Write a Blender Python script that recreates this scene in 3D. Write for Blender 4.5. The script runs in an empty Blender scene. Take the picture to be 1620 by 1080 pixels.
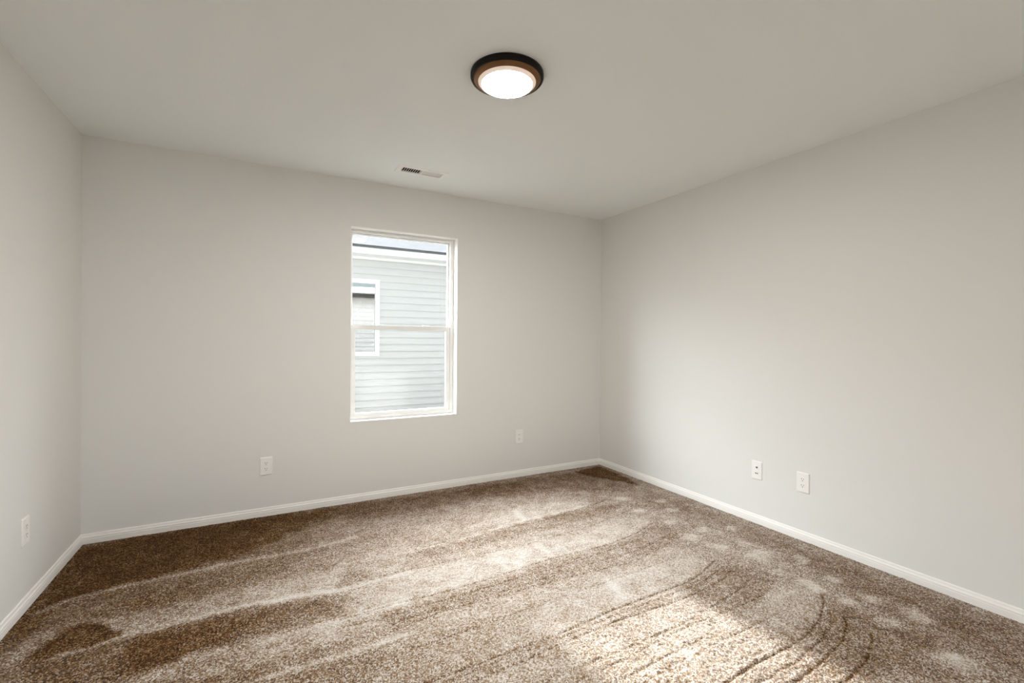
import bpy, bmesh, math, random
import numpy as np
from mathutils import Matrix, Vector

random.seed(7)
rng = np.random.default_rng(7)
S = bpy.context.scene
COL = S.collection

# ------------------------------------------------------------------ camera
cam_data = bpy.data.cameras.new('camera')
cam_data.sensor_fit = 'HORIZONTAL'
cam_data.sensor_width = 36.0
cam_data.lens = 732.90 / 1620.0 * 36.0
cam_data.clip_start = 0.05
cam_data.clip_end = 500
cam = bpy.data.objects.new('camera', cam_data)
COL.objects.link(cam)
cam.matrix_world = Matrix((
    (0.878593, -0.004135, -0.477553, 0.9370),
    (-0.477508, 0.008668, -0.878585, -3.6495),
    (0.007773, 0.999954, 0.005641, 1.2465),
    (0, 0, 0, 1)))
S.camera = cam

# ------------------------------------------------------------------ sky, sun, exposure
SKY_HIGH, HAZE_FRONT, GLOW_FRONT, GLOW_REAR = 1.5, 50.0, 9.0, 1.25     # dome, haze ahead, bright cloud band to the left over the skyline, low haze behind
world = bpy.data.worlds.new('sky')
S.world = world
world.use_nodes = True
nt = world.node_tree
nt.nodes.clear()
w_out = nt.nodes.new('ShaderNodeOutputWorld')
w_bg = nt.nodes.new('ShaderNodeBackground')
w_tc = nt.nodes.new('ShaderNodeTexCoord')
w_sep = nt.nodes.new('ShaderNodeSeparateXYZ')
nt.links.new(w_tc.outputs['Generated'], w_sep.inputs[0])
def w_range(src, a, b, c, d):
    n = nt.nodes.new('ShaderNodeMapRange')
    n.interpolation_type = 'SMOOTHSTEP'
    for i, v in enumerate((a, b, c, d)):
        n.inputs[i + 1].default_value = v
    nt.links.new(src, n.inputs[0])
    return n.outputs[0]
def w_math(op, a, b):
    n = nt.nodes.new('ShaderNodeMath')
    n.operation = op
    for i, v in enumerate((a, b)):
        if isinstance(v, (int, float)):
            n.inputs[i].default_value = v
        else:
            nt.links.new(v, n.inputs[i])
    return n.outputs[0]
w_low = w_range(w_sep.outputs['Z'], 0.20, 0.34, 1.0, 0.0)
w_slope = w_math('DIVIDE', w_sep.outputs['Z'], w_math('MAXIMUM', w_sep.outputs['Y'], 0.02))
w_azim = w_math('DIVIDE', w_math('MULTIPLY', w_sep.outputs['X'], -1.0), w_math('MAXIMUM', w_sep.outputs['Y'], 0.02))
w_side = w_range(w_azim, 0.4, 3.0, 0.3, 1.7)
w_open = w_range(w_sep.outputs['X'], -0.05, 0.45, 1.0, 0.35)      # duller away from the sun
w_front = w_math('MULTIPLY', w_range(w_sep.outputs['Y'], -0.03, 0.14, 0.0, 1.0),
                 w_math('MULTIPLY', w_range(w_slope, 0.22, 0.36, 0.12, 1.0),
                        w_math('ADD', w_math('MULTIPLY', w_range(w_slope, 0.42, 1.0, 1.0, 0.0), w_math('MULTIPLY', w_side, GLOW_FRONT)), w_math('MULTIPLY', w_open, w_range(w_slope, 0.35, 1.0, 0.41 * HAZE_FRONT, HAZE_FRONT)))))
w_rear = w_range(w_sep.outputs['Y'], -0.80, -0.40, GLOW_REAR, 0.0)
w_mid = w_range(w_sep.outputs['Z'], 0.62, 0.90, 1.0, 0.0)
w_s = w_math('ADD', w_math('ADD', w_math('MULTIPLY', w_rear, w_low), w_math('MULTIPLY', w_front, w_mid)), SKY_HIGH)
nt.links.new(w_s, w_bg.inputs['Strength'])
w_mix = nt.nodes.new('ShaderNodeMix')
w_mix.data_type = 'RGBA'
w_mix.inputs['A'].default_value = (0.92, 0.96, 1.0, 1)
w_mix.inputs['B'].default_value = (0.97, 0.985, 1.0, 1)
nt.links.new(w_low, w_mix.inputs['Factor'])
nt.links.new(w_mix.outputs['Result'], w_bg.inputs['Color'])
nt.links.new(w_bg.outputs[0], w_out.inputs['Surface'])

sun_data = bpy.data.lights.new('sun', 'SUN')
sun_data.energy = 11.0
sun_data.angle = math.radians(3.0)
sun_data.color = (1.0, 0.965, 0.92)
sun = bpy.data.objects.new('sun', sun_data)
COL.objects.link(sun)
sun.location = (-4, 25, 9)
sun.rotation_euler = Vector((0.20, -1.0, -0.303)).to_track_quat('-Z', 'Y').to_euler()

LAMP_GLOW = 230.0

S.view_settings.view_transform = 'Standard'
S.view_settings.look = 'None'
S.view_settings.gamma = 1.0
S.view_settings.use_curve_mapping = False
S.view_settings.exposure = 0.10
S.cycles.max_bounces = 16
S.cycles.diffuse_bounces = 10
S.cycles.transparent_max_bounces = 16
S.cycles.sample_clamp_indirect = 6.0
S.cycles.use_denoising = True

# ------------------------------------------------------------------ sizes (metres)
W, H, REAR = 3.929, 2.44, -4.50          # room width, height, rear wall
WX0, WX1, WZ0, WZ1 = 1.533, 2.395, 0.607, 2.088   # window opening in the back wall
WALL_T = 0.16
GROOVES = [(1.0,0.01,[(1.257,-1.501),(1.492,-1.487),(1.751,-1.5),(2.049,-1.484),(2.4,-1.453),(2.774,-1.466),(3.076,-1.417),(3.294,-1.345)]),(0.6,0.009,[(1.248,-1.562),(1.425,-1.574),(1.703,-1.568),(2.049,-1.556),(2.365,-1.55),(2.735,-1.53),(3.074,-1.492)]),(0.6,0.009,[(1.399,-1.69),(1.673,-1.651),(1.994,-1.66),(2.259,-1.666),(2.523,-1.679),(2.807,-1.7),(3.311,-1.583)]),(0.5,0.009,[(1.449,-1.628),(1.743,-1.63),(2.12,-1.627),(2.536,-1.607),(2.913,-1.605),(3.254,-1.532)]),(1.0,0.011,[(1.392,-2.033),(1.483,-2.04),(1.722,-2.035),(1.965,-2.035),(2.072,-2.031),(2.386,-2.003),(2.843,-1.993),(2.953,-1.98),(3.105,-1.937),(3.199,-1.904)]),(0.7,0.01,[(1.551,-2.117),(1.632,-2.115),(1.824,-2.105),(2.01,-2.09),(2.321,-2.078),(2.732,-2.091),(2.946,-2.075),(3.093,-2.053),(3.201,-2.011)]),(0.5,0.009,[(1.519,-2.073),(1.756,-2.061),(1.986,-2.065),(2.323,-2.042),(2.749,-2.037),(2.94,-2.03),(3.115,-1.989)]),(0.6,0.01,[(1.822,-2.233),(2.081,-2.233),(2.309,-2.235),(2.572,-2.231),(2.88,-2.187),(3.073,-2.161),(3.23,-2.102)]),(0.5,0.009,[(1.917,-2.294),(2.237,-2.275),(2.629,-2.25),(2.886,-2.261),(3.122,-2.252),(3.318,-2.185),(3.461,-2.107)]),(1.0,0.011,[(2.368,-2.55),(2.45,-2.549),(2.641,-2.537),(2.833,-2.539),(3.007,-2.525),(3.159,-2.488),(3.321,-2.419),(3.407,-2.357)]),(0.7,0.01,[(2.503,-2.605),(2.586,-2.606),(2.772,-2.607),(2.991,-2.577),(3.179,-2.53),(3.261,-2.475)]),(1.0,0.01,[(2.589,-2.668),(2.698,-2.666),(2.902,-2.647),(3.075,-2.622),(3.217,-2.57),(3.264,-2.532)]),(0.9,0.01,[(2.767,-2.755),(2.829,-2.75),(3.013,-2.734),(3.186,-2.68),(3.244,-2.65)]),(0.5,0.009,[(2.108,-2.412),(2.315,-2.396),(2.576,-2.389),(2.742,-2.385),(3.022,-2.378)]),(0.5,0.009,[(2.038,-2.358),(2.334,-2.347),(2.563,-2.337)]),(0.5,0.009,[(1.488,-1.204),(1.832,-1.215),(2.348,-1.234),(2.916,-1.186),(3.35,-1.084)]),(0.6,0.01,[(1.331,-0.993),(1.758,-0.984),(2.183,-0.953),(2.599,-0.973),(3.07,-0.896),(3.316,-0.84)]),(0.5,0.009,[(1.447,-1.836),(1.782,-1.829),(2.156,-1.806),(2.51,-1.797),(2.987,-1.777)]),(0.5,0.009,[(0.85,-1.521),(1.032,-1.482),(1.261,-1.477),(1.551,-1.458)]),(0.2,0.01,[(2.808,-2.766),(3.244,-2.786),(3.464,-2.79)])]
STROKES = [(0.8,0.022,[(0.067,-0.821),(0.149,-0.733),(0.339,-0.713),(0.526,-0.7),(0.805,-0.678),(1.232,-0.7),(1.456,-0.65)]),(0.9,0.02,[(0.253,-1.234),(0.359,-1.227),(0.481,-1.205),(0.692,-1.188),(0.912,-1.182),(1.295,-1.241),(1.647,-1.236)]),(0.8,0.03,[(0.47,-1.551),(0.544,-1.542),(0.701,-1.483),(0.916,-1.499),(1.257,-1.501),(1.544,-1.485)]),(0.9,0.02,[(0.88,-1.761),(0.959,-1.744),(1.221,-1.746),(1.474,-1.739)]),(0.6,0.02,[(1.333,-0.978),(1.681,-0.99),(2.029,-0.979),(2.527,-0.899),(3.086,-0.875)]),(0.7,0.02,[(0.239,-0.99),(0.304,-0.999),(0.368,-1.063),(0.448,-1.174)]),(0.6,0.02,[(2.531,-1.773),(2.482,-1.947)]),(0.6,0.02,[(2.425,-1.255),(2.418,-1.419)]),(0.5,0.02,[(2.572,-0.71),(2.537,-0.891)]),(0.5,0.02,[(2.13,-1.286),(2.119,-1.445)]),(0.5,0.02,[(2.453,-2.302),(2.415,-2.429)]),(0.5,0.02,[(3.287,-2.851),(3.279,-2.999)])]
PATCHES = [(0.35,0.05,[(2.142,-0.843),(2.522,-0.656),(2.84,-0.673),(3.162,-0.761),(3.099,-0.882),(2.527,-0.899)]),(-0.45,0.04,[(1.672,-1.021),(2.505,-0.937),(3.054,-0.917),(3.378,-0.95),(3.103,-1.094),(2.522,-1.097),(1.858,-1.144)]),(0.35,0.04,[(1.288,-1.289),(1.677,-1.251),(2.049,-1.244),(2.448,-1.217),(2.748,-1.269),(3.263,-1.177),(3.294,-1.345),(3.076,-1.417),(2.774,-1.466),(2.4,-1.453),(2.049,-1.484),(1.751,-1.5),(1.492,-1.487),(1.257,-1.501)]),(-0.4,0.04,[(1.254,-1.525),(1.741,-1.527),(2.379,-1.484),(3.041,-1.453),(3.28,-1.398),(3.444,-1.518),(3.288,-1.603),(2.807,-1.7),(2.523,-1.679),(2.259,-1.666),(1.928,-1.656),(1.491,-1.676)]),(0.3,0.04,[(2.143,-1.769),(2.494,-1.767),(2.765,-1.759),(3.07,-1.794),(3.167,-1.888),(2.953,-1.98),(2.843,-1.993),(2.386,-2.003),(2.072,-2.031),(1.965,-2.035),(1.93,-1.956)]),(-0.45,0.04,[(2.852,-2.025),(3.179,-1.919),(3.257,-2.001),(3.301,-2.102),(3.392,-2.15),(3.096,-2.27),(2.82,-2.298),(2.751,-2.149)]),(0.35,0.04,[(3.236,-2.213),(3.406,-2.336),(3.257,-2.445),(3.053,-2.499),(2.914,-2.499),(2.937,-2.387)]),(-0.35,0.05,[(3.056,-2.55),(3.34,-2.429),(3.377,-2.645),(3.437,-2.799),(3.133,-2.848),(2.828,-2.777),(2.769,-2.656)]),(-0.32,0.03,[(0.239,-0.99),(0.359,-1.054),(0.464,-1.182),(0.379,-1.228),(0.253,-1.234),(0.144,-1.188)]),(0.4,0.04,[(0.076,-1.191),(0.094,-1.034),(0.223,-1.007),(0.17,-1.096),(0.133,-1.26)]),(0.45,0.04,[(0.329,-1.012),(0.618,-1.015),(0.863,-1.001),(1.329,-1.008),(1.292,-1.259),(0.912,-1.211),(0.694,-1.204),(0.481,-1.205),(0.389,-1.095)]),(-0.3,0.06,[(0.488,-1.241),(0.913,-1.25),(1.284,-1.317),(1.268,-1.426),(0.915,-1.444),(0.699,-1.457),(0.508,-1.477)]),(0.35,0.04,[(0.546,-1.55),(0.702,-1.491),(0.916,-1.508),(1.254,-1.525),(1.415,-1.531),(1.4,-1.602),(1.237,-1.637),(0.96,-1.64),(0.721,-1.66)]),(-0.2,0.06,[(0.959,-1.776),(1.219,-1.765),(1.52,-1.764),(1.791,-1.808),(1.48,-1.895),(1.234,-1.949)]),(-0.35,0.08,[(0.044,-0.09),(1.47,-0.041),(1.467,-0.208),(0.904,-0.539),(0.326,-0.686),(0.129,-0.74),(0.053,-0.966)]),(-0.22,0.06,[(0.264,-0.511),(0.466,-0.602),(0.391,-0.7),(0.198,-0.746),(0.093,-0.691)]),(-0.55,0.03,[(3.547,-0.133),(3.862,-0.05),(3.863,-0.493),(3.794,-0.7),(3.761,-0.565),(3.672,-0.417),(3.58,-0.262)]),(-0.25,0.06,[(1.491,-0.052),(2.583,-0.08),(3.547,-0.133),(3.81,-0.591),(3.644,-0.842),(3.185,-0.518),(2.441,-0.39),(1.5,-0.391)]),(-0.35,0.08,[(3.822,-0.656),(3.791,-1.778),(3.815,-2.517),(3.833,-2.96),(3.498,-3.041),(3.578,-2.751),(3.578,-2.426),(3.651,-1.99),(3.617,-1.425),(3.523,-1.101)])]  # vacuum strokes, plus shade painted along walls, in corners and beside the sun patch
SCUFFS = [(3.502,-1.572,0.05),(3.688,-1.645,0.05),(3.385,-1.804,0.06),(3.488,-1.978,0.09),(3.663,-2.13,0.05),(3.427,-2.278,0.06),(3.406,-2.336,0.05),(3.422,-2.472,0.05),(3.543,-2.524,0.05),(3.406,-2.649,0.06),(3.579,-2.671,0.06),(3.565,-2.733,0.05),(3.351,-2.925,0.07),(3.332,-2.874,0.06),(3.364,-1.134,0.06),(3.67,-1.054,0.06),(3.611,-1.233,0.06),(3.446,-0.875,0.07),(2.539,-0.815,0.05),(2.433,-1.279,0.05),(2.113,-1.32,0.05),(2.519,-1.836,0.05),(3.324,-1.621,0.07),(3.415,-1.383,0.06),(3.562,-1.847,0.06),(3.392,-2.15,0.05),(3.594,-2.33,0.05)]

# ------------------------------------------------------------------ materials
def material(name, color, rough=0.6, **kw):
    m = bpy.data.materials.new(name)
    m.use_nodes = True
    b = m.node_tree.nodes['Principled BSDF']
    b.inputs['Base Color'].default_value = (*color, 1)
    b.inputs['Roughness'].default_value = rough
    for k, v in kw.items():
        b.inputs[k.replace('_', ' ')].default_value = v
    return m

def add_bump(m, scale, strength, dist=0.002, detail=3.0, stretch=None):
    t = m.node_tree
    b = t.nodes['Principled BSDF']
    tc = t.nodes.new('ShaderNodeTexCoord')
    n = t.nodes.new('ShaderNodeTexNoise')
    n.inputs['Scale'].default_value = scale
    n.inputs['Detail'].default_value = detail
    src = tc.outputs['Object']
    if stretch:
        mp = t.nodes.new('ShaderNodeMapping')
        mp.inputs['Scale'].default_value = stretch
        t.links.new(src, mp.inputs['Vector'])
        src = mp.outputs['Vector']
    t.links.new(src, n.inputs['Vector'])
    bp = t.nodes.new('ShaderNodeBump')
    bp.inputs['Strength'].default_value = strength
    bp.inputs['Distance'].default_value = dist
    t.links.new(n.outputs['Fac'], bp.inputs['Height'])
    t.links.new(bp.outputs['Normal'], b.inputs['Normal'])
    return n

def mottle(m, c0, c1, scale, detail=4.0, stretch=None, lo=0.35, hi=0.65):
    t = m.node_tree
    b = t.nodes['Principled BSDF']
    tc = t.nodes.new('ShaderNodeTexCoord')
    mp = t.nodes.new('ShaderNodeMapping')
    if stretch:
        mp.inputs['Scale'].default_value = stretch
    n = t.nodes.new('ShaderNodeTexNoise')
    n.inputs['Scale'].default_value = scale
    n.inputs['Detail'].default_value = detail
    r = t.nodes.new('ShaderNodeValToRGB')
    r.color_ramp.elements[0].position = lo
    r.color_ramp.elements[0].color = (*c0, 1)
    r.color_ramp.elements[1].position = hi
    r.color_ramp.elements[1].color = (*c1, 1)
    t.links.new(tc.outputs['Object'], mp.inputs['Vector'])
    t.links.new(mp.outputs['Vector'], n.inputs['Vector'])
    t.links.new(n.outputs['Fac'], r.inputs['Fac'])
    t.links.new(r.outputs['Color'], b.inputs['Base Color'])

M = {}
M['wall'] = material('greige_wall_paint', (0.735, 0.728, 0.703), 0.75)
add_bump(M['wall'], 130, 0.10)
M['ceiling'] = material('greige_ceiling_paint', (0.88, 0.91, 0.912), 0.8)
add_bump(M['ceiling'], 70, 0.16, 0.003)
M['trim'] = material('white_trim_paint', (0.84, 0.82, 0.79), 0.45)
M['vinyl'] = material('white_window_vinyl', (0.82, 0.82, 0.81), 0.4)
M['plate'] = material('white_plastic', (0.85, 0.835, 0.81), 0.35)
M['slot'] = material('dark_slot', (0.05, 0.045, 0.04), 0.6)
M['port'] = material('black_port', (0.012, 0.012, 0.013), 0.4)
M['metal'] = material('steel_screw', (0.75, 0.74, 0.72), 0.35, Metallic=0.8)
M['vent'] = material('white_enamel', (0.91, 0.91, 0.89), 0.4)
M['duct'] = material('dark_duct', (0.02, 0.018, 0.016), 0.8)
M['bronze'] = material('oil_rubbed_bronze', (0.005, 0.003, 0.002), 0.5, Specular_IOR_Level=0.2)
M['siding'] = material('pale_lap_siding', (0.50, 0.52, 0.53), 0.7)
mottle(M['siding'], (0.60, 0.60, 0.595), (0.63, 0.63, 0.625), 3.0, stretch=(0.3, 1, 6))
M['own_siding'] = material('taupe_lap_siding', (0.16, 0.155, 0.148), 0.7)
M['ext_white'] = material('white_exterior_trim', (0.88, 0.88, 0.88), 0.6)
M['drip'] = material('grey_drip_edge', (0.10, 0.105, 0.11), 0.6)
M['shingle'] = material('grey_shingles', (0.40, 0.41, 0.43), 0.9)
mottle(M['shingle'], (0.012, 0.0125, 0.0145), (0.055, 0.057, 0.062), 5.0, detail=8, stretch=(1.0, 6.0, 6.0))
M['own_roof'] = material('slate_shingles', (0.14, 0.16, 0.165), 0.9)
mottle(M['own_roof'], (0.035, 0.046, 0.048), (0.065, 0.080, 0.082), 5.0, detail=8, stretch=(1.0, 6.0, 6.0))
M['dim_backing'] = material('dim_room_behind_glass', (0.10, 0.10, 0.10), 0.8)
M['ground'] = material('bare_earth_ground', (0.40, 0.38, 0.35), 0.95)
mottle(M['ground'], (0.10, 0.095, 0.085), (0.16, 0.15, 0.135), 25.0, detail=6)

def glass_material(name, reflect, tint=(0.97, 0.985, 0.98)):
    m = bpy.data.materials.new(name)
    m.use_nodes = True
    t = m.node_tree
    t.nodes.clear()
    out = t.nodes.new('ShaderNodeOutputMaterial')
    mix = t.nodes.new('ShaderNodeMixShader')
    tr = t.nodes.new('ShaderNodeBsdfTransparent')
    tr.inputs['Color'].default_value = (*tint, 1)
    gl = t.nodes.new('ShaderNodeBsdfGlossy')
    gl.inputs['Roughness'].default_value = 0.0
    if reflect is None:
        fr = t.nodes.new('ShaderNodeFresnel')
        geo = t.nodes.new('ShaderNodeNewGeometry')
        ior = t.nodes.new('ShaderNodeMapRange')          # thin pane: the same reflection on both faces
        ior.inputs['To Min'].default_value = 1.45
        ior.inputs['To Max'].default_value = 1 / 1.45
        t.links.new(geo.outputs['Backfacing'], ior.inputs['Value'])
        t.links.new(ior.outputs['Result'], fr.inputs['IOR'])
        t.links.new(fr.outputs[0], mix.inputs['Fac'])
    else:
        mix.inputs['Fac'].default_value = reflect
    t.links.new(tr.outputs[0], mix.inputs[1])
    t.links.new(gl.outputs[0], mix.inputs[2])
    t.links.new(mix.outputs[0], out.inputs['Surface'])
    return m
M['glass'] = glass_material('window_glass', None)
M['mirror_glass'] = glass_material('coated_window_glass', 0.50)

def emission(name, color, strength):
    m = bpy.data.materials.new(name)
    m.use_nodes = True
    b = m.node_tree.nodes['Principled BSDF']
    b.inputs['Base Color'].default_value = (0.8, 0.78, 0.75, 1)
    b.inputs['Emission Color'].default_value = (*color, 1)
    b.inputs['Emission Strength'].default_value = strength
    return m
M['lens'] = emission('lit_diffuser', (1.0, 0.975, 0.94), LAMP_GLOW)
M['rim'] = emission('lit_diffuser_edge', (1.0, 0.72, 0.55), 0.36)
M['bezel'] = material('warm_bronze_bezel', (0.22, 0.115, 0.055), 0.5, Metallic=1.0)

def carpet_material():
    m = bpy.data.materials.new('brown_frieze_carpet')
    m.use_nodes = True
    t = m.node_tree
    L = t.links.new
    b = t.nodes['Principled BSDF']
    tc = t.nodes.new('ShaderNodeTexCoord')
    vor = t.nodes.new('ShaderNodeTexVoronoi')
    vor.inputs['Scale'].default_value = 210.0
    vor.inputs['Randomness'].default_value = 1.0
    L(tc.outputs['Object'], vor.inputs['Vector'])
    sep = t.nodes.new('ShaderNodeSeparateColor')
    L(vor.outputs['Color'], sep.inputs[0])
    noi = t.nodes.new('ShaderNodeTexNoise')
    noi.inputs['Scale'].default_value = 9.0
    noi.inputs['Detail'].default_value = 4.0
    L(tc.outputs['Object'], noi.inputs['Vector'])
    nap_shade = t.nodes.new('ShaderNodeAttribute')
    nap_shade.attribute_name = 'nap_shade'
    def math_node(op, a, bb):
        n = t.nodes.new('ShaderNodeMath')
        n.operation = op
        for i, v in enumerate((a, bb)):
            if isinstance(v, (int, float)):
                n.inputs[i].default_value = v
            else:
                L(v, n.inputs[i])
        return n.outputs[0]
    up = math_node('MAXIMUM', nap_shade.outputs['Fac'], 0.0)                     # paler, less speckled where vacuumed light or where light is painted in
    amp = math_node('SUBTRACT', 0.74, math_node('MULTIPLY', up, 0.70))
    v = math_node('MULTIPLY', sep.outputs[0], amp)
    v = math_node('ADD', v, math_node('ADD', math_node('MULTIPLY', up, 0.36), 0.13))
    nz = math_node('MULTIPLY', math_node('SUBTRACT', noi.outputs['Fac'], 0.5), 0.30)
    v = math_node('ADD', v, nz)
    v = math_node('ADD', v, math_node('MULTIPLY', nap_shade.outputs['Fac'], 0.38))
    ramp = t.nodes.new('ShaderNodeValToRGB')
    e = ramp.color_ramp.elements
    e[0].position, e[0].color = 0.0, (0.028, 0.011, 0.004, 1)
    e[1].position, e[1].color = 1.0, (0.69, 0.67, 0.65, 1)
    for p, c in ((0.25, (0.09, 0.037, 0.008, 1)), (0.5, (0.22, 0.128, 0.052, 1)), (0.75, (0.46, 0.405, 0.35, 1))):
        x = e.new(p)
        x.color = c
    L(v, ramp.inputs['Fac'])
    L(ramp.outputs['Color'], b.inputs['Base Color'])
    b.inputs['Roughness'].default_value = 0.95
    b.inputs['Specular IOR Level'].default_value = 0.15
    b.inputs['Sheen Roughness'].default_value = 0.45
    b.inputs['Sheen Tint'].default_value = (1.0, 0.96, 0.93, 1)
    sw = math_node('ADD', math_node('MULTIPLY', nap_shade.outputs['Fac'], 0.9), 0.60)
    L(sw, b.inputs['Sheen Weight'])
    return m
M['carpet'] = carpet_material()

# ------------------------------------------------------------------ mesh helpers
def link_mesh(name, bm, mat, parent=None, smooth=False, loc=None):
    me = bpy.data.meshes.new(name)
    bmesh.ops.recalc_face_normals(bm, faces=bm.faces)
    bm.to_mesh(me)
    bm.free()
    me.materials.append(mat)
    if smooth:
        for p in me.polygons:
            p.use_smooth = True
    o = bpy.data.objects.new(name, me)
    COL.objects.link(o)
    if parent is not None:
        o.parent = parent
    if loc is not None:
        o.location = loc
    return o

def bx(bm, x0, y0, z0, x1, y1, z1, bevel=0.0):
    vs = [bm.verts.new(p) for p in ((x0, y0, z0), (x1, y0, z0), (x1, y1, z0), (x0, y1, z0),
                                    (x0, y0, z1), (x1, y0, z1), (x1, y1, z1), (x0, y1, z1))]
    fs = [bm.faces.new([vs[i] for i in f]) for f in
          ((3, 2, 1, 0), (4, 5, 6, 7), (0, 1, 5, 4), (1, 2, 6, 5), (2, 3, 7, 6), (3, 0, 4, 7))]
    if bevel > 0:
        es = list({e for f in fs for e in f.edges})
        bmesh.ops.bevel(bm, geom=es, offset=bevel, segments=2, affect='EDGES', profile=0.6)

def box_bm(*a, **k):
    bm = bmesh.new()
    bx(bm, *a, **k)
    return bm

def slab_bm(P, a0, a1, b0, b1, t0, t1, holes=()):
    """slab spanning (a,b) with thickness t0..t1 and rectangular holes; P maps (a,b,t) to xyz"""
    bm = bmesh.new()
    A = sorted({a0, a1, *[h[0] for h in holes], *[h[1] for h in holes]})
    B = sorted({b0, b1, *[h[2] for h in holes], *[h[3] for h in holes]})
    def solid(i, j):
        if i < 0 or j < 0 or i >= len(A) - 1 or j >= len(B) - 1:
            return False
        ca, cb = (A[i] + A[i + 1]) / 2, (B[j] + B[j + 1]) / 2
        return not any(h[0] < ca < h[1] and h[2] < cb < h[3] for h in holes)
    V = {}
    def v(i, j, t):
        k = (i, j, t)
        if k not in V:
            V[k] = bm.verts.new(P(A[i], B[j], t))
        return V[k]
    for i in range(len(A) - 1):
        for j in range(len(B) - 1):
            if not solid(i, j):
                continue
            for t in (t0, t1):
                bm.faces.new([v(i, j, t), v(i + 1, j, t), v(i + 1, j + 1, t), v(i, j + 1, t)])
            for di, dj, e in ((-1, 0, ((i, j), (i, j + 1))), (1, 0, ((i + 1, j), (i + 1, j + 1))),
                              (0, -1, ((i, j), (i + 1, j))), (0, 1, ((i, j + 1), (i + 1, j + 1)))):
                if not solid(i + di, j + dj):
                    (p, q), (r, s) = e
                    bm.faces.new([v(p, q, t0), v(r, s, t0), v(r, s, t1), v(p, q, t1)])
    return bm

def prism_bm(profile, P, s0, s1, miter0=0.0, miter1=0.0):
    """profile = [(out, up)], swept s0..s1; miter shifts the end by miter*out; P maps (s,out,up) to xyz"""
    bm = bmesh.new()
    a = [bm.verts.new(P(s0 + miter0 * o, o, u)) for o, u in profile]
    b = [bm.verts.new(P(s1 + miter1 * o, o, u)) for o, u in profile]
    n = len(profile)
    for i in range(n):
        j = (i + 1) % n
        bm.faces.new([a[i], a[j], b[j], b[i]])
    bm.faces.new(a)
    bm.faces.new(b[::-1])
    return bm

def lathe_bm(profile, seg=64, close=False):
    """profile = [(r, z)] turned about z"""
    bm = bmesh.new()
    rings = []
    for r, z in profile:
        if r < 1e-6:
            rings.append([bm.verts.new((0, 0, z))])
        else:
            rings.append([bm.verts.new((r * math.cos(2 * math.pi * k / seg), r * math.sin(2 * math.pi * k / seg), z)) for k in range(seg)])
    pairs = list(zip(rings, rings[1:])) + ([(rings[-1], rings[0])] if close else [])
    for p, q in pairs:
        for k in range(seg):
            l = (k + 1) % seg
            vs = [p[k % len(p)], p[l % len(p)], q[l % len(q)], q[k % len(q)]]
            vs = list(dict.fromkeys(vs))
            if len(vs) > 2:
                bm.faces.new(vs)
    return bm

def tag(o, label=None, cat=None, group=None, kind=None):
    for k, v in (('label', label), ('category', cat), ('group', group), ('kind', kind)):
        if v:
            o[k] = v
    return o

def thing(name, label, cat, loc=(0, 0, 0), rot=None, group=None):
    o = bpy.data.objects.new(name, None)
    o.empty_display_size = 0.05
    COL.objects.link(o)
    o.location = loc
    if rot:
        o.rotation_euler = rot
    return tag(o, label, cat, group)

def struct(name, bm, mat, label, cat, smooth=False):
    return tag(link_mesh(name, bm, mat, None, smooth), label, cat, kind='structure')

# ------------------------------------------------------------------ room shell
PY = lambda a, b, t: (a, t, b)         # wall facing along y: a = x, b = z
PX = lambda a, b, t: (t, a, b)         # wall facing along x: a = y, b = z
PZ = lambda a, b, t: (a, b, t)

struct('wall_back', slab_bm(PY, -WALL_T, W + WALL_T, -0.3, H + 0.3, 0.0, WALL_T, [(WX0, WX1, WZ0, WZ1)]),
       M['wall'], 'greige painted wall with the single-hung window', 'wall')
struct('wall_left', slab_bm(PX, REAR - 0.16, 0.0, -0.3, H + 0.3, -WALL_T, 0.0),
       M['wall'], 'plain greige wall on the left with one outlet plate', 'wall')
struct('wall_right', slab_bm(PX, REAR - 0.16, 0.0, -0.3, H + 0.3, W, W + WALL_T),
       M['wall'], 'long greige wall on the right, bright below and dimmer above', 'wall')
RX0, RX1, RZ0, RZ1 = FILL_WIN = (0.15, 2.15, 0.30, 2.20)  # opening for the added fill window
struct('wall_rear', slab_bm(PY, 0.0, W, -0.3, H + 0.3, REAR - 0.16, REAR, [FILL_WIN]),
       M['wall'], 'greige wall behind the camera', 'wall')
VX, VY = 1.952, -0.405                 # ceiling register centre
struct('ceiling', slab_bm(PZ, 0.0, W, REAR, 0.0, H, H + 0.2, [(VX - 0.150, VX + 0.150, VY - 0.045, VY + 0.045)]),
       M['ceiling'], 'greige textured drywall ceiling', 'ceiling')

BASE = [(0, 0), (0.0125, 0), (0.0125, 0.029), (0.0110, 0.0315), (0.0110, 0.0335), (0.0120, 0.0355), (0.0115, 0.040),
        (0.0085, 0.045), (0.0072, 0.050), (0.0070, 0.0535), (0.0055, 0.0575), (0.0030, 0.0590), (0, 0.0590)]
struct('baseboard_back', prism_bm(BASE, lambda s, o, u: (s, -o, u), 0, W, 1, -1), M['trim'],
       'white moulded baseboard under the window wall', 'baseboard')
struct('baseboard_left', prism_bm(BASE, lambda s, o, u: (o, s, u), REAR, 0, 1, -1), M['trim'],
       'white moulded baseboard along the left wall', 'baseboard')
struct('baseboard_right', prism_bm(BASE, lambda s, o, u: (W - o, s, u), REAR, 0, 1, -1), M['trim'],
       'white moulded baseboard along the right wall', 'baseboard')
struct('baseboard_rear', prism_bm(BASE, lambda s, o, u: (s, REAR + o, u), 0, W, 1, -1), M['trim'],
       'white moulded baseboard behind the camera', 'baseboard')

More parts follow.
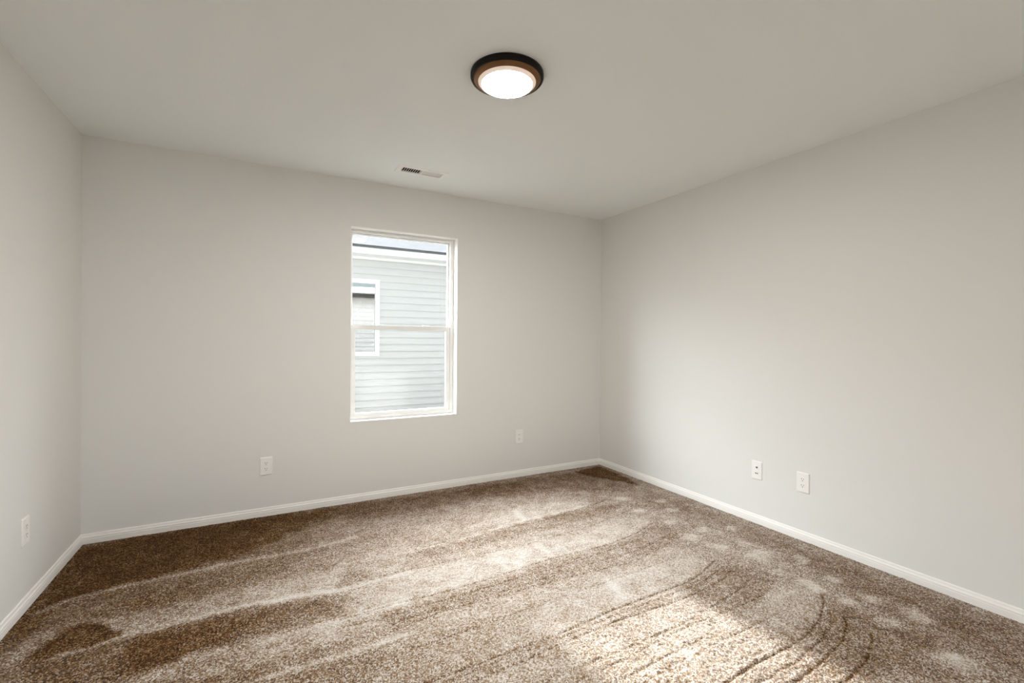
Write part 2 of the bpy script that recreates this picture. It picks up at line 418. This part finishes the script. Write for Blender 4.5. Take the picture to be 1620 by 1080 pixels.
# ------------------------------------------------------------------ carpet: a pile surface with vacuum marks and painted-in light and shade
def seg_dist(P, pts):
    best = np.full(len(P), 9.0)
    for (ax, ay), (bx_, by) in zip(pts, pts[1:]):
        d = np.array((bx_ - ax, by - ay))
        L2 = max(d @ d, 1e-9)
        t = np.clip(((P[:, 0] - ax) * d[0] + (P[:, 1] - ay) * d[1]) / L2, 0, 1)
        best = np.minimum(best, np.hypot(P[:, 0] - ax - t * d[0], P[:, 1] - ay - t * d[1]))
    return best

def inside(P, pts):
    r = np.zeros(len(P), bool)
    n = len(pts)
    for i in range(n):
        (x0, y0), (x1, y1) = pts[i], pts[(i + 1) % n]
        c = (y0 > P[:, 1]) != (y1 > P[:, 1])
        r ^= c & (P[:, 0] < (x1 - x0) * (P[:, 1] - y0) / ((y1 - y0) or 1e-9) + x0)
    return r

def smooth01(x):
    x = np.clip(x, 0, 1)
    return x * x * (3 - 2 * x)

def soft_noise(P, cell, seed):
    g = np.random.default_rng(seed).random((int(8 / cell) + 3, int(8 / cell) + 3))
    u, v = (P[:, 0] + 1) / cell, (P[:, 1] + 6) / cell
    i, j = np.floor(u).astype(int), np.floor(v).astype(int)
    a, b = smooth01(u - i), smooth01(v - j)
    return (g[i, j] * (1 - a) * (1 - b) + g[i + 1, j] * a * (1 - b) + g[i, j + 1] * (1 - a) * b + g[i + 1, j + 1] * a * b) - 0.5

def build_floor():
    step, near = 0.005, -3.05
    nx, ny = int(round(W / step)) + 1, int(round(-near / step)) + 1
    gx, gy = np.meshgrid(np.linspace(0, W, nx), np.linspace(near, 0, ny))
    P = np.stack([gx.ravel(), gy.ravel()], 1)
    edge = (P[:, 0] < 1e-6) | (P[:, 0] > W - 1e-6) | (P[:, 1] < near + 1e-6) | (P[:, 1] > -1e-6)
    P[~edge] += (rng.random((int((~edge).sum()), 2)) - 0.5) * step * 0.7
    warp = np.stack([soft_noise(P, 0.06, 1), soft_noise(P, 0.06, 2)], 1) * 0.03
    Q = P + warp
    nap_shade = 0.42 * smooth01(1.25 - np.hypot((P[:, 0] - 2.1) / 1.5, (P[:, 1] + 1.7) / 1.35)) - 0.10 - 0.42 * smooth01((1.7 - P[:, 0]) / 1.1) - 0.16 * smooth01((P[:, 1] + 0.5) / 0.4) + soft_noise(P, 0.25, 3) * 0.16 + soft_noise(P, 0.05, 4) * 0.22  # pale middle, dark left and back edge: light and shade painted into the pile
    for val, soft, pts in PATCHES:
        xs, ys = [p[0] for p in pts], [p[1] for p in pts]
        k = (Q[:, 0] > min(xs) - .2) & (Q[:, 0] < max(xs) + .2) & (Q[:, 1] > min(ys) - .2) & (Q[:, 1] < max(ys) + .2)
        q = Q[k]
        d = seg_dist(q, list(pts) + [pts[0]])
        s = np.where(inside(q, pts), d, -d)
        nap_shade[k] += val * (0.6 if sum(xs) / len(xs) > 1.1 and sum(ys) / len(ys) < -0.5 else 1.0) * smooth01(0.5 + s / (2 * soft))
    for val, wid, pts in STROKES:
        nap_shade += 0.55 * val * np.exp(-(seg_dist(P + warp * 0.4, pts) / wid) ** 2)
    for x, y, r in SCUFFS:
        d = np.hypot(Q[:, 0] - x + warp[:, 1], (Q[:, 1] - y) * 1.3)
        nap_shade += (0.5 if x > 2.9 else 0.22) * smooth01(1.3 - d / r)
    z = (rng.random(len(P)) - 0.5) * 0.0035 + soft_noise(P, 0.012, 5) * 0.0025 + soft_noise(P, 0.05, 6) * 0.003
    for val, wid, pts in GROOVES:
        g = val * np.exp(-(seg_dist(P + warp * 0.10, pts) / (wid * 0.55)) ** 2) * (0.75 + 0.5 * soft_noise(P, 0.02, 8))
        z -= 0.0048 * g
        nap_shade -= 0.65 * g
    z[edge] = 0.0
    nap_shade = np.clip(nap_shade, -1, 0.72)
    idx = np.arange(nx * ny).reshape(ny, nx)
    quads = np.stack([idx[:-1, :-1], idx[:-1, 1:], idx[1:, 1:], idx[1:, :-1]], -1).reshape(-1, 4)
    co = np.concatenate([np.column_stack([P, z]), [(0, REAR, 0), (W, REAR, 0)]])
    n = nx * ny
    me = bpy.data.meshes.new('floor')
    tail = [n, n + 1] + list(range(nx - 1, -1, -1))
    loops = np.concatenate([quads.ravel(), np.array(tail)])
    starts = np.concatenate([np.arange(len(quads)) * 4, [len(quads) * 4]])
    me.vertices.add(len(co))
    me.vertices.foreach_set('co', co.ravel())
    me.loops.add(len(loops))
    me.loops.foreach_set('vertex_index', loops.astype(np.int32))
    me.polygons.add(len(starts))
    me.polygons.foreach_set('loop_start', starts.astype(np.int32))
    me.update(calc_edges=True)
    me.polygons.foreach_set('use_smooth', np.ones(len(starts), bool))
    at = me.attributes.new('nap_shade', 'FLOAT', 'POINT')
    at.data.foreach_set('value', np.concatenate([nap_shade, [0, 0]]).astype(np.float32))
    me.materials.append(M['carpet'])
    o = bpy.data.objects.new('floor', me)
    COL.objects.link(o)
    tag(o, 'brown speckled carpet with pale vacuum tracks and a sunlit patch', 'floor', kind='structure')
build_floor()

# ------------------------------------------------------------------ window in the back wall (single hung, white vinyl)
def ring_bm(x0, x1, z0, z1, wl, wr, wb, wt, y0, y1, bevel=0.002):
    bm = slab_bm(PY, x0, x1, z0, z1, y0, y1, [(x0 + wl, x1 - wr, z0 + wb, z1 - wt)])
    if bevel:
        bmesh.ops.recalc_face_normals(bm, faces=bm.faces)
        es = [e for e in bm.edges if len(e.link_faces) == 2 and e.calc_face_angle(0) > 1.0]
        bmesh.ops.bevel(bm, geom=es, offset=bevel, segments=1, affect='EDGES')
    return bm

def window(name, x0, x1, z0, z1, yin, sgn, label):
    """yin = room face of the wall, sgn = outward direction along y"""
    Y = lambda d: yin + sgn * d
    ys = lambda a, b: (min(Y(a), Y(b)), max(Y(a), Y(b)))
    root = thing(name, label, 'window', ((x0 + x1) / 2, Y(0.08), z0))
    root['kind'] = 'structure'
    inv = Matrix.Translation(-Vector(root.location))
    def part(n, bm, m, parent=root):
        bm.transform(inv)
        return link_mesh(n, bm, m, parent)
    # painted drywall return lining the opening
    t = 0.004
    tag(part('window_return', ring_bm(x0, x1, z0, z1, t, t, t, t, *ys(-0.001, 0.080), bevel=0), M['trim']), 'white painted return lining the opening')
    fl = 0.016
    part('window_frame', ring_bm(x0 + t, x1 - t, z0 + t, z1 - t, fl, 0.030, 0.026, 0.022, *ys(0.080, 0.150)), M['vinyl'])
    zm = z0 + 0.718                                   # meeting rail height
    up = part('upper_sash', ring_bm(x0 + t + fl, x1 - 0.034, zm - 0.015, z1 - 0.026, 0.012, 0.014, 0.030, 0.012, *ys(0.112, 0.138)), M['vinyl'])
    g = part('pane', box_bm(x0 + 0.030, ys(0.122, 0.126)[0], zm + 0.010, x1 - 0.046, ys(0.122, 0.126)[1], z1 - 0.036), M['glass'], up)
    lo = part('lower_sash', ring_bm(x0 + t + fl, x1 - 0.034, z0 + 0.022, zm + 0.020, 0.031, 0.034, 0.030, 0.036, *ys(0.086, 0.111)), M['vinyl'])
    g = part('pane', box_bm(x0 + 0.049, ys(0.097, 0.101)[0], z0 + 0.048, x1 - 0.066, ys(0.097, 0.101)[1], zm - 0.012), M['glass'], lo)
    for k in (0.28, 0.72):
        xc = x0 + (x1 - x0) * k
        bm = box_bm(xc - 0.026, ys(0.090, 0.107)[0], zm + 0.0195, xc + 0.026, ys(0.090, 0.107)[1], zm + 0.026, bevel=0.002)
        part('sash_lock', bm, M['vinyl'], lo)
    return root
window('window_1', WX0, WX1, WZ0, WZ1, 0.0, 1, 'white single-hung window looking onto the pale siding of the next house')
window('fill_window', RX0, RX1, RZ0, RZ1, REAR, -1, 'added white window behind the camera, unseen, for daylight fill')  # added and unseen, lets in fill light from behind

# ------------------------------------------------------------------ ceiling light
LX, LY = 1.912, -1.790
t = thing('ceiling_light', 'round flush ceiling light, dark bronze rim around a glowing white diffuser', 'ceiling light', (LX, LY, H))
link_mesh('housing', lathe_bm([(0.0, 0.0), (0.163, 0.0), (0.165, -0.004), (0.165, -0.018), (0.162, -0.024), (0.156, -0.026),
                               (0.153, -0.026), (0.153, -0.018), (0.0, -0.014)]), M['bronze'], t, smooth=True)
link_mesh('bezel', lathe_bm([(0.1535, -0.0230), (0.1500, -0.0290), (0.1450, -0.0325), (0.1390, -0.0348), (0.1330, -0.0360), (0.1315, -0.0375), (0.1305, -0.0375), (0.1305, -0.020), (0.1535, -0.020)], close=True), M['bezel'], t, smooth=True)
link_mesh('diffuser_edge', lathe_bm([(0.1303, -0.030), (0.1303, -0.0375), (0.1265, -0.0420), (0.1205, -0.0460), (0.1150, -0.048)]), M['rim'], t, smooth=True)
link_mesh('diffuser', lathe_bm([(0.1150, -0.0477), (0.110, -0.0495), (0.09, -0.0515), (0.05, -0.0530), (0.0, -0.0535)]), M['lens'], t, smooth=True)

# ------------------------------------------------------------------ ceiling register
t = thing('ceiling_vent', 'white rectangular ceiling register near the window wall, dark slots on its left half', 'vent', (VX, VY, H))
fr = slab_bm(PZ, -0.178, 0.178, -0.069, 0.069, -0.006, 0.0, [(-0.148, 0.148, -0.043, 0.043)])
for v in fr.verts:
    if v.co.z > -0.001:
        v.co.x += 0.005 * (1 if v.co.x > 0 else -1) if abs(v.co.x) > 0.17 else 0
        v.co.y += 0.005 * (1 if v.co.y > 0 else -1) if abs(v.co.y) > 0.06 else 0
for q in ((-0.148, -0.043, -0.1465, 0.043), (0.1465, -0.043, 0.148, 0.043), (-0.148, -0.043, 0.148, -0.0415), (-0.148, 0.0415, 0.148, 0.043)):
    bx(fr, q[0], q[1], -0.006, q[2], q[3], 0.002)
link_mesh('frame', fr, M['vent'], t)
bm = slab_bm(PZ, -0.1495, 0.1495, -0.0445, 0.0445, 0.0005, 0.15, [(-0.1481, 0.1481, -0.0431, 0.0431)])
bx(bm, -0.148, -0.043, 0.150, 0.148, 0.043, 0.154)
tag(link_mesh('duct_boot', bm, M['duct'], t), 'dark duct behind the slots')
link_mesh('centre_bar', box_bm(-0.005, -0.043, -0.005, 0.005, 0.043, 0.012), M['vent'], t)
for side in (-1, 1):
    for k in range(9):
        xc = side * (0.0145 + k * 0.0156)
        a = math.radians(40 if side < 0 else -42)
        bm = box_bm(-0.0013, -0.0414, -0.0062, 0.0013, 0.0414, 0.0062)
        bm.transform(Matrix.Translation((xc, 0, 0.0)) @ Matrix.Rotation(a, 4, 'Y'))
        link_mesh('louver', bm, M['vent'], t)

# ------------------------------------------------------------------ outlets and the media plate
PLATES = 'white wall plates'
def plate_bm(w=0.0762, h=0.124, d=0.0065):
    bm = bmesh.new()
    b = 0.004
    z0, z1 = -h / 2, h / 2
    lo = [bm.verts.new((x, 0, z)) for x, z in ((-w / 2, z0), (w / 2, z0), (w / 2, z1), (-w / 2, z1))]
    mi = [bm.verts.new((x, -d * 0.55, z)) for x, z in ((-w / 2, z0), (w / 2, z0), (w / 2, z1), (-w / 2, z1))]
    hi = [bm.verts.new((x, -d, z)) for x, z in ((-w / 2 + b, z0 + b), (w / 2 - b, z0 + b), (w / 2 - b, z1 - b), (-w / 2 + b, z1 - b))]
    for p, q in ((lo, mi), (mi, hi)):
        for k in range(4):
            bm.faces.new([p[k], p[(k + 1) % 4], q[(k + 1) % 4], q[k]])
    bm.faces.new(hi)
    bm.faces.new(lo[::-1])
    return bm

def disc_bm(r, y0, y1, flat=None, seg=28):
    """short disc along y; flat clips it at |z| <= flat (receptacle face)"""
    bm = bmesh.new()
    pts = []
    for k in range(seg):
        a = 2 * math.pi * k / seg
        z = r * math.sin(a)
        pts.append((r * math.cos(a), max(-flat, min(flat, z)) if flat else z))
    a = [bm.verts.new((x, y0, z)) for x, z in pts]
    b = [bm.verts.new((x, y1, z)) for x, z in pts]
    for k in range(seg):
        l = (k + 1) % seg
        bm.faces.new([a[k], a[l], b[l], b[k]])
    bm.faces.new(a)
    bm.faces.new(b[::-1])
    return bm

def duplex_outlet(label, loc, rz):
    t = thing('wall_outlet', label, 'outlet', loc, (0, 0, rz), PLATES)
    link_mesh('cover_plate', plate_bm(), M['plate'], t)
    for z in (0.0195, -0.0195):
        bm = disc_bm(0.0170, -0.0060, -0.0082, 0.0140)
        rc = link_mesh('receptacle', bm, M['plate'], t, loc=(0, 0, z))
        for x, h in ((-0.0063, 0.0045), (0.0063, 0.0036)):
            link_mesh('slot', box_bm(x - 0.0013, -0.0085, 0.0045 - h, x + 0.0013, -0.0080, 0.0045 + h), M['slot'], rc)
        link_mesh('ground_hole', disc_bm(0.0027, -0.0080, -0.0085, seg=14), M['slot'], rc, loc=(0, 0, -0.0070))
    link_mesh('screw', disc_bm(0.0030, -0.0060, -0.0076, seg=16), M['plate'], t)
    return t

duplex_outlet('white duplex outlet on the window wall, left of and below the window', (0.977, 0, 0.347), 0)
duplex_outlet('small white duplex outlet on the window wall between the window and the right corner', (3.000, 0, 0.361), 0)
duplex_outlet('white duplex outlet on the right wall, right of the plate with a black port', (W, -1.979, 0.361), -math.pi / 2)
duplex_outlet('white outlet on the left wall, seen nearly edge-on above the baseboard', (0, -0.752, 0.357), math.pi / 2)

t = thing('media_plate', 'white media wall plate with a black round port, on the right wall beside an outlet', 'wall plate', (W, -1.672, 0.362), (0, 0, -math.pi / 2), PLATES)
link_mesh('cover_plate', plate_bm(), M['plate'], t)
link_mesh('insert', box_bm(-0.0165, -0.0076, -0.0335, 0.0165, -0.0060, 0.0335, bevel=0.0006), M['plate'], t)
cx = link_mesh('coaxial_jack', disc_bm(0.0060, -0.0074, -0.0110, seg=20), M['port'], t, loc=(0.003, 0, 0.0200))
link_mesh('jack_pin', disc_bm(0.0011, -0.0105, -0.0135, seg=12), M['metal'], cx)
for x in (-0.0045, 0.0065):
    link_mesh('data_port', box_bm(x - 0.0040, -0.0080, -0.0240, x + 0.0040, -0.0073, -0.0165), M['slot'], t)
for z in (0.048, -0.048):
    link_mesh('screw', disc_bm(0.0026, -0.0060, -0.0074, seg=14), M['plate'], t, loc=(0, 0, z))

# ------------------------------------------------------------------ outside: the ground, this house's own cladding, the next house
struct('ground', slab_bm(PZ, -40, 40, -40, 60, -0.62, -0.50), M['ground'], 'bare brown ground between the two houses', 'ground')

def siding_bm(x0, x1, z0, z1, y, sgn, expo, hole=None, lap=0.011):
    """lap boards, each leaning out at its lower edge; sgn = the way the wall faces along y"""
    bm = bmesh.new()
    z = z0
    def strip(a, b, zl, zh):
        v = [bm.verts.new(p) for p in ((a, y + sgn * lap, zl), (b, y + sgn * lap, zl), (b, y + sgn * 0.001, zh), (a, y + sgn * 0.001, zh),
                                       (a, y, zl), (b, y, zl), (b, y, zh), (a, y, zh))]
        for f in ((0, 1, 2, 3), (4, 5, 1, 0), (7, 6, 5, 4), (0, 3, 7, 4), (1, 2, 6, 5), (3, 2, 6, 7)):
            bm.faces.new([v[i] for i in f])
    while z < z1 - 1e-4:
        zh = min(z + expo, z1)
        if hole and zh > hole[2] and z < hole[3]:
            hx0, hx1, hz0, hz1 = hole
            strip(x0, hx0, z, zh)
            strip(hx1, x1, z, zh)
            if z < hz0:
                strip(hx0, hx1, z, hz0)
            if zh > hz1:
                strip(hx0, hx1, hz1, zh)
        else:
            strip(x0, x1, z, zh)
        z = zh
    return bm

# own exterior face (seen only as a reflection in the neighbour's glass)
struct('trim_1', siding_bm(-3, 9, -0.5, 2.72, WALL_T + 0.002, 1, 0.145, (WX0 - 0.02, WX1 + 0.02, WZ0 - 0.02, WZ1 + 0.02)), M['own_siding'],
       'taupe lap siding on the outside of this house', 'siding')
bm = box_bm(-3.2, 0.168, 2.72, 9.2, 0.62, 2.74)
bx(bm, -3.2, 0.60, 2.72, 9.2, 0.63, 2.90)
struct('trim_2', bm, M['ext_white'], 'white eave of this house', 'eave')
bm = prism_bm([(0.64, 2.90), (0.64, 2.92), (-5.0, 6.22), (-5.0, 6.20)], lambda s, o, u: (s, o, u), -3.3, 9.3)
struct('trim_3', bm, M['own_roof'], 'dark shingled roof of this house', 'roof')

NY = 6.30
HX0, HX1 = 1.75, 13.0
hs = thing('neighbour_house', 'pale lap-sided house with white eave and grey roof seen through the window', 'house', (HX0, NY, -0.5))
inv = Matrix.Translation(-Vector(hs.location))
def hpart(n, bm, m, parent=hs, smooth=False):
    bm.transform(inv)
    return link_mesh(n, bm, m, parent, smooth)
NW = (2.15, 3.055, 0.957, 2.375)      # neighbour's window glass area
TR = 0.090
hole = (NW[0] - 0.02, NW[1] + 0.02, NW[2] - 0.02, NW[3] + 0.02)
hpart('siding', siding_bm(HX0, HX1, -0.5, 2.88, NY, -1, 0.1465, hole, 0.021), M['siding'])
bm = box_bm(HX0, NY + 0.30, -0.5, HX1, NY + 7.5, 2.88)
bx(bm, HX0, NY + 0.004, -0.5, NW[0] - 0.1, NY + 0.30, 2.88)
bx(bm, NW[1] + 0.1, NY + 0.004, -0.5, HX1, NY + 0.30, 2.88)
tag(hpart('wall_core', bm, M['siding']), 'side walls of the house')
hpart('frieze_board', box_bm(HX0, NY - 0.022, 2.875, HX1, NY, 2.93), M['ext_white'])
hpart('soffit', box_bm(HX0 - 0.28, NY - 0.40, 2.93, HX1, NY, 2.945), M['ext_white'])
hpart('fascia', box_bm(HX0 - 0.30, NY - 0.425, 2.928, HX1, NY - 0.40, 3.050), M['ext_white'])
hpart('drip_edge', box_bm(HX0 - 0.31, NY - 0.445, 3.050, HX1, NY - 0.39, 3.088), M['drip'])
bm = prism_bm([(NY - 0.45, 3.088), (NY - 0.45, 3.098), (NY + 3.6, 4.72), (NY + 7.9, 3.10), (NY + 7.9, 3.05), (NY + 3.6, 4.67)],
              lambda s, o, u: (s, o, u), HX0 - 0.31, HX1 + 0.2)
hpart('roof', bm, M['shingle'])
wn = hpart('house_window', slab_bm(PY, NW[0] - TR, NW[1] + TR, NW[2] - TR, NW[3] + TR, NY - 0.040, NY, [NW]), M['ext_white'])
tag(wn, 'white-trimmed window in the pale siding')
hpart('pane', box_bm(NW[0] - 0.01, NY + 0.000, NW[2] - 0.01, NW[1] + 0.01, NY + 0.006, NW[3] + 0.01), M['mirror_glass'], wn)
bm = box_bm(NW[0] - 0.06, NY + 0.25, NW[2] - 0.06, NW[1] + 0.06, NY + 0.26, NW[3] + 0.06)
hpart('dim_backing', bm, M['dim_backing'], wn)  # dark sheet standing in for the unlit interior
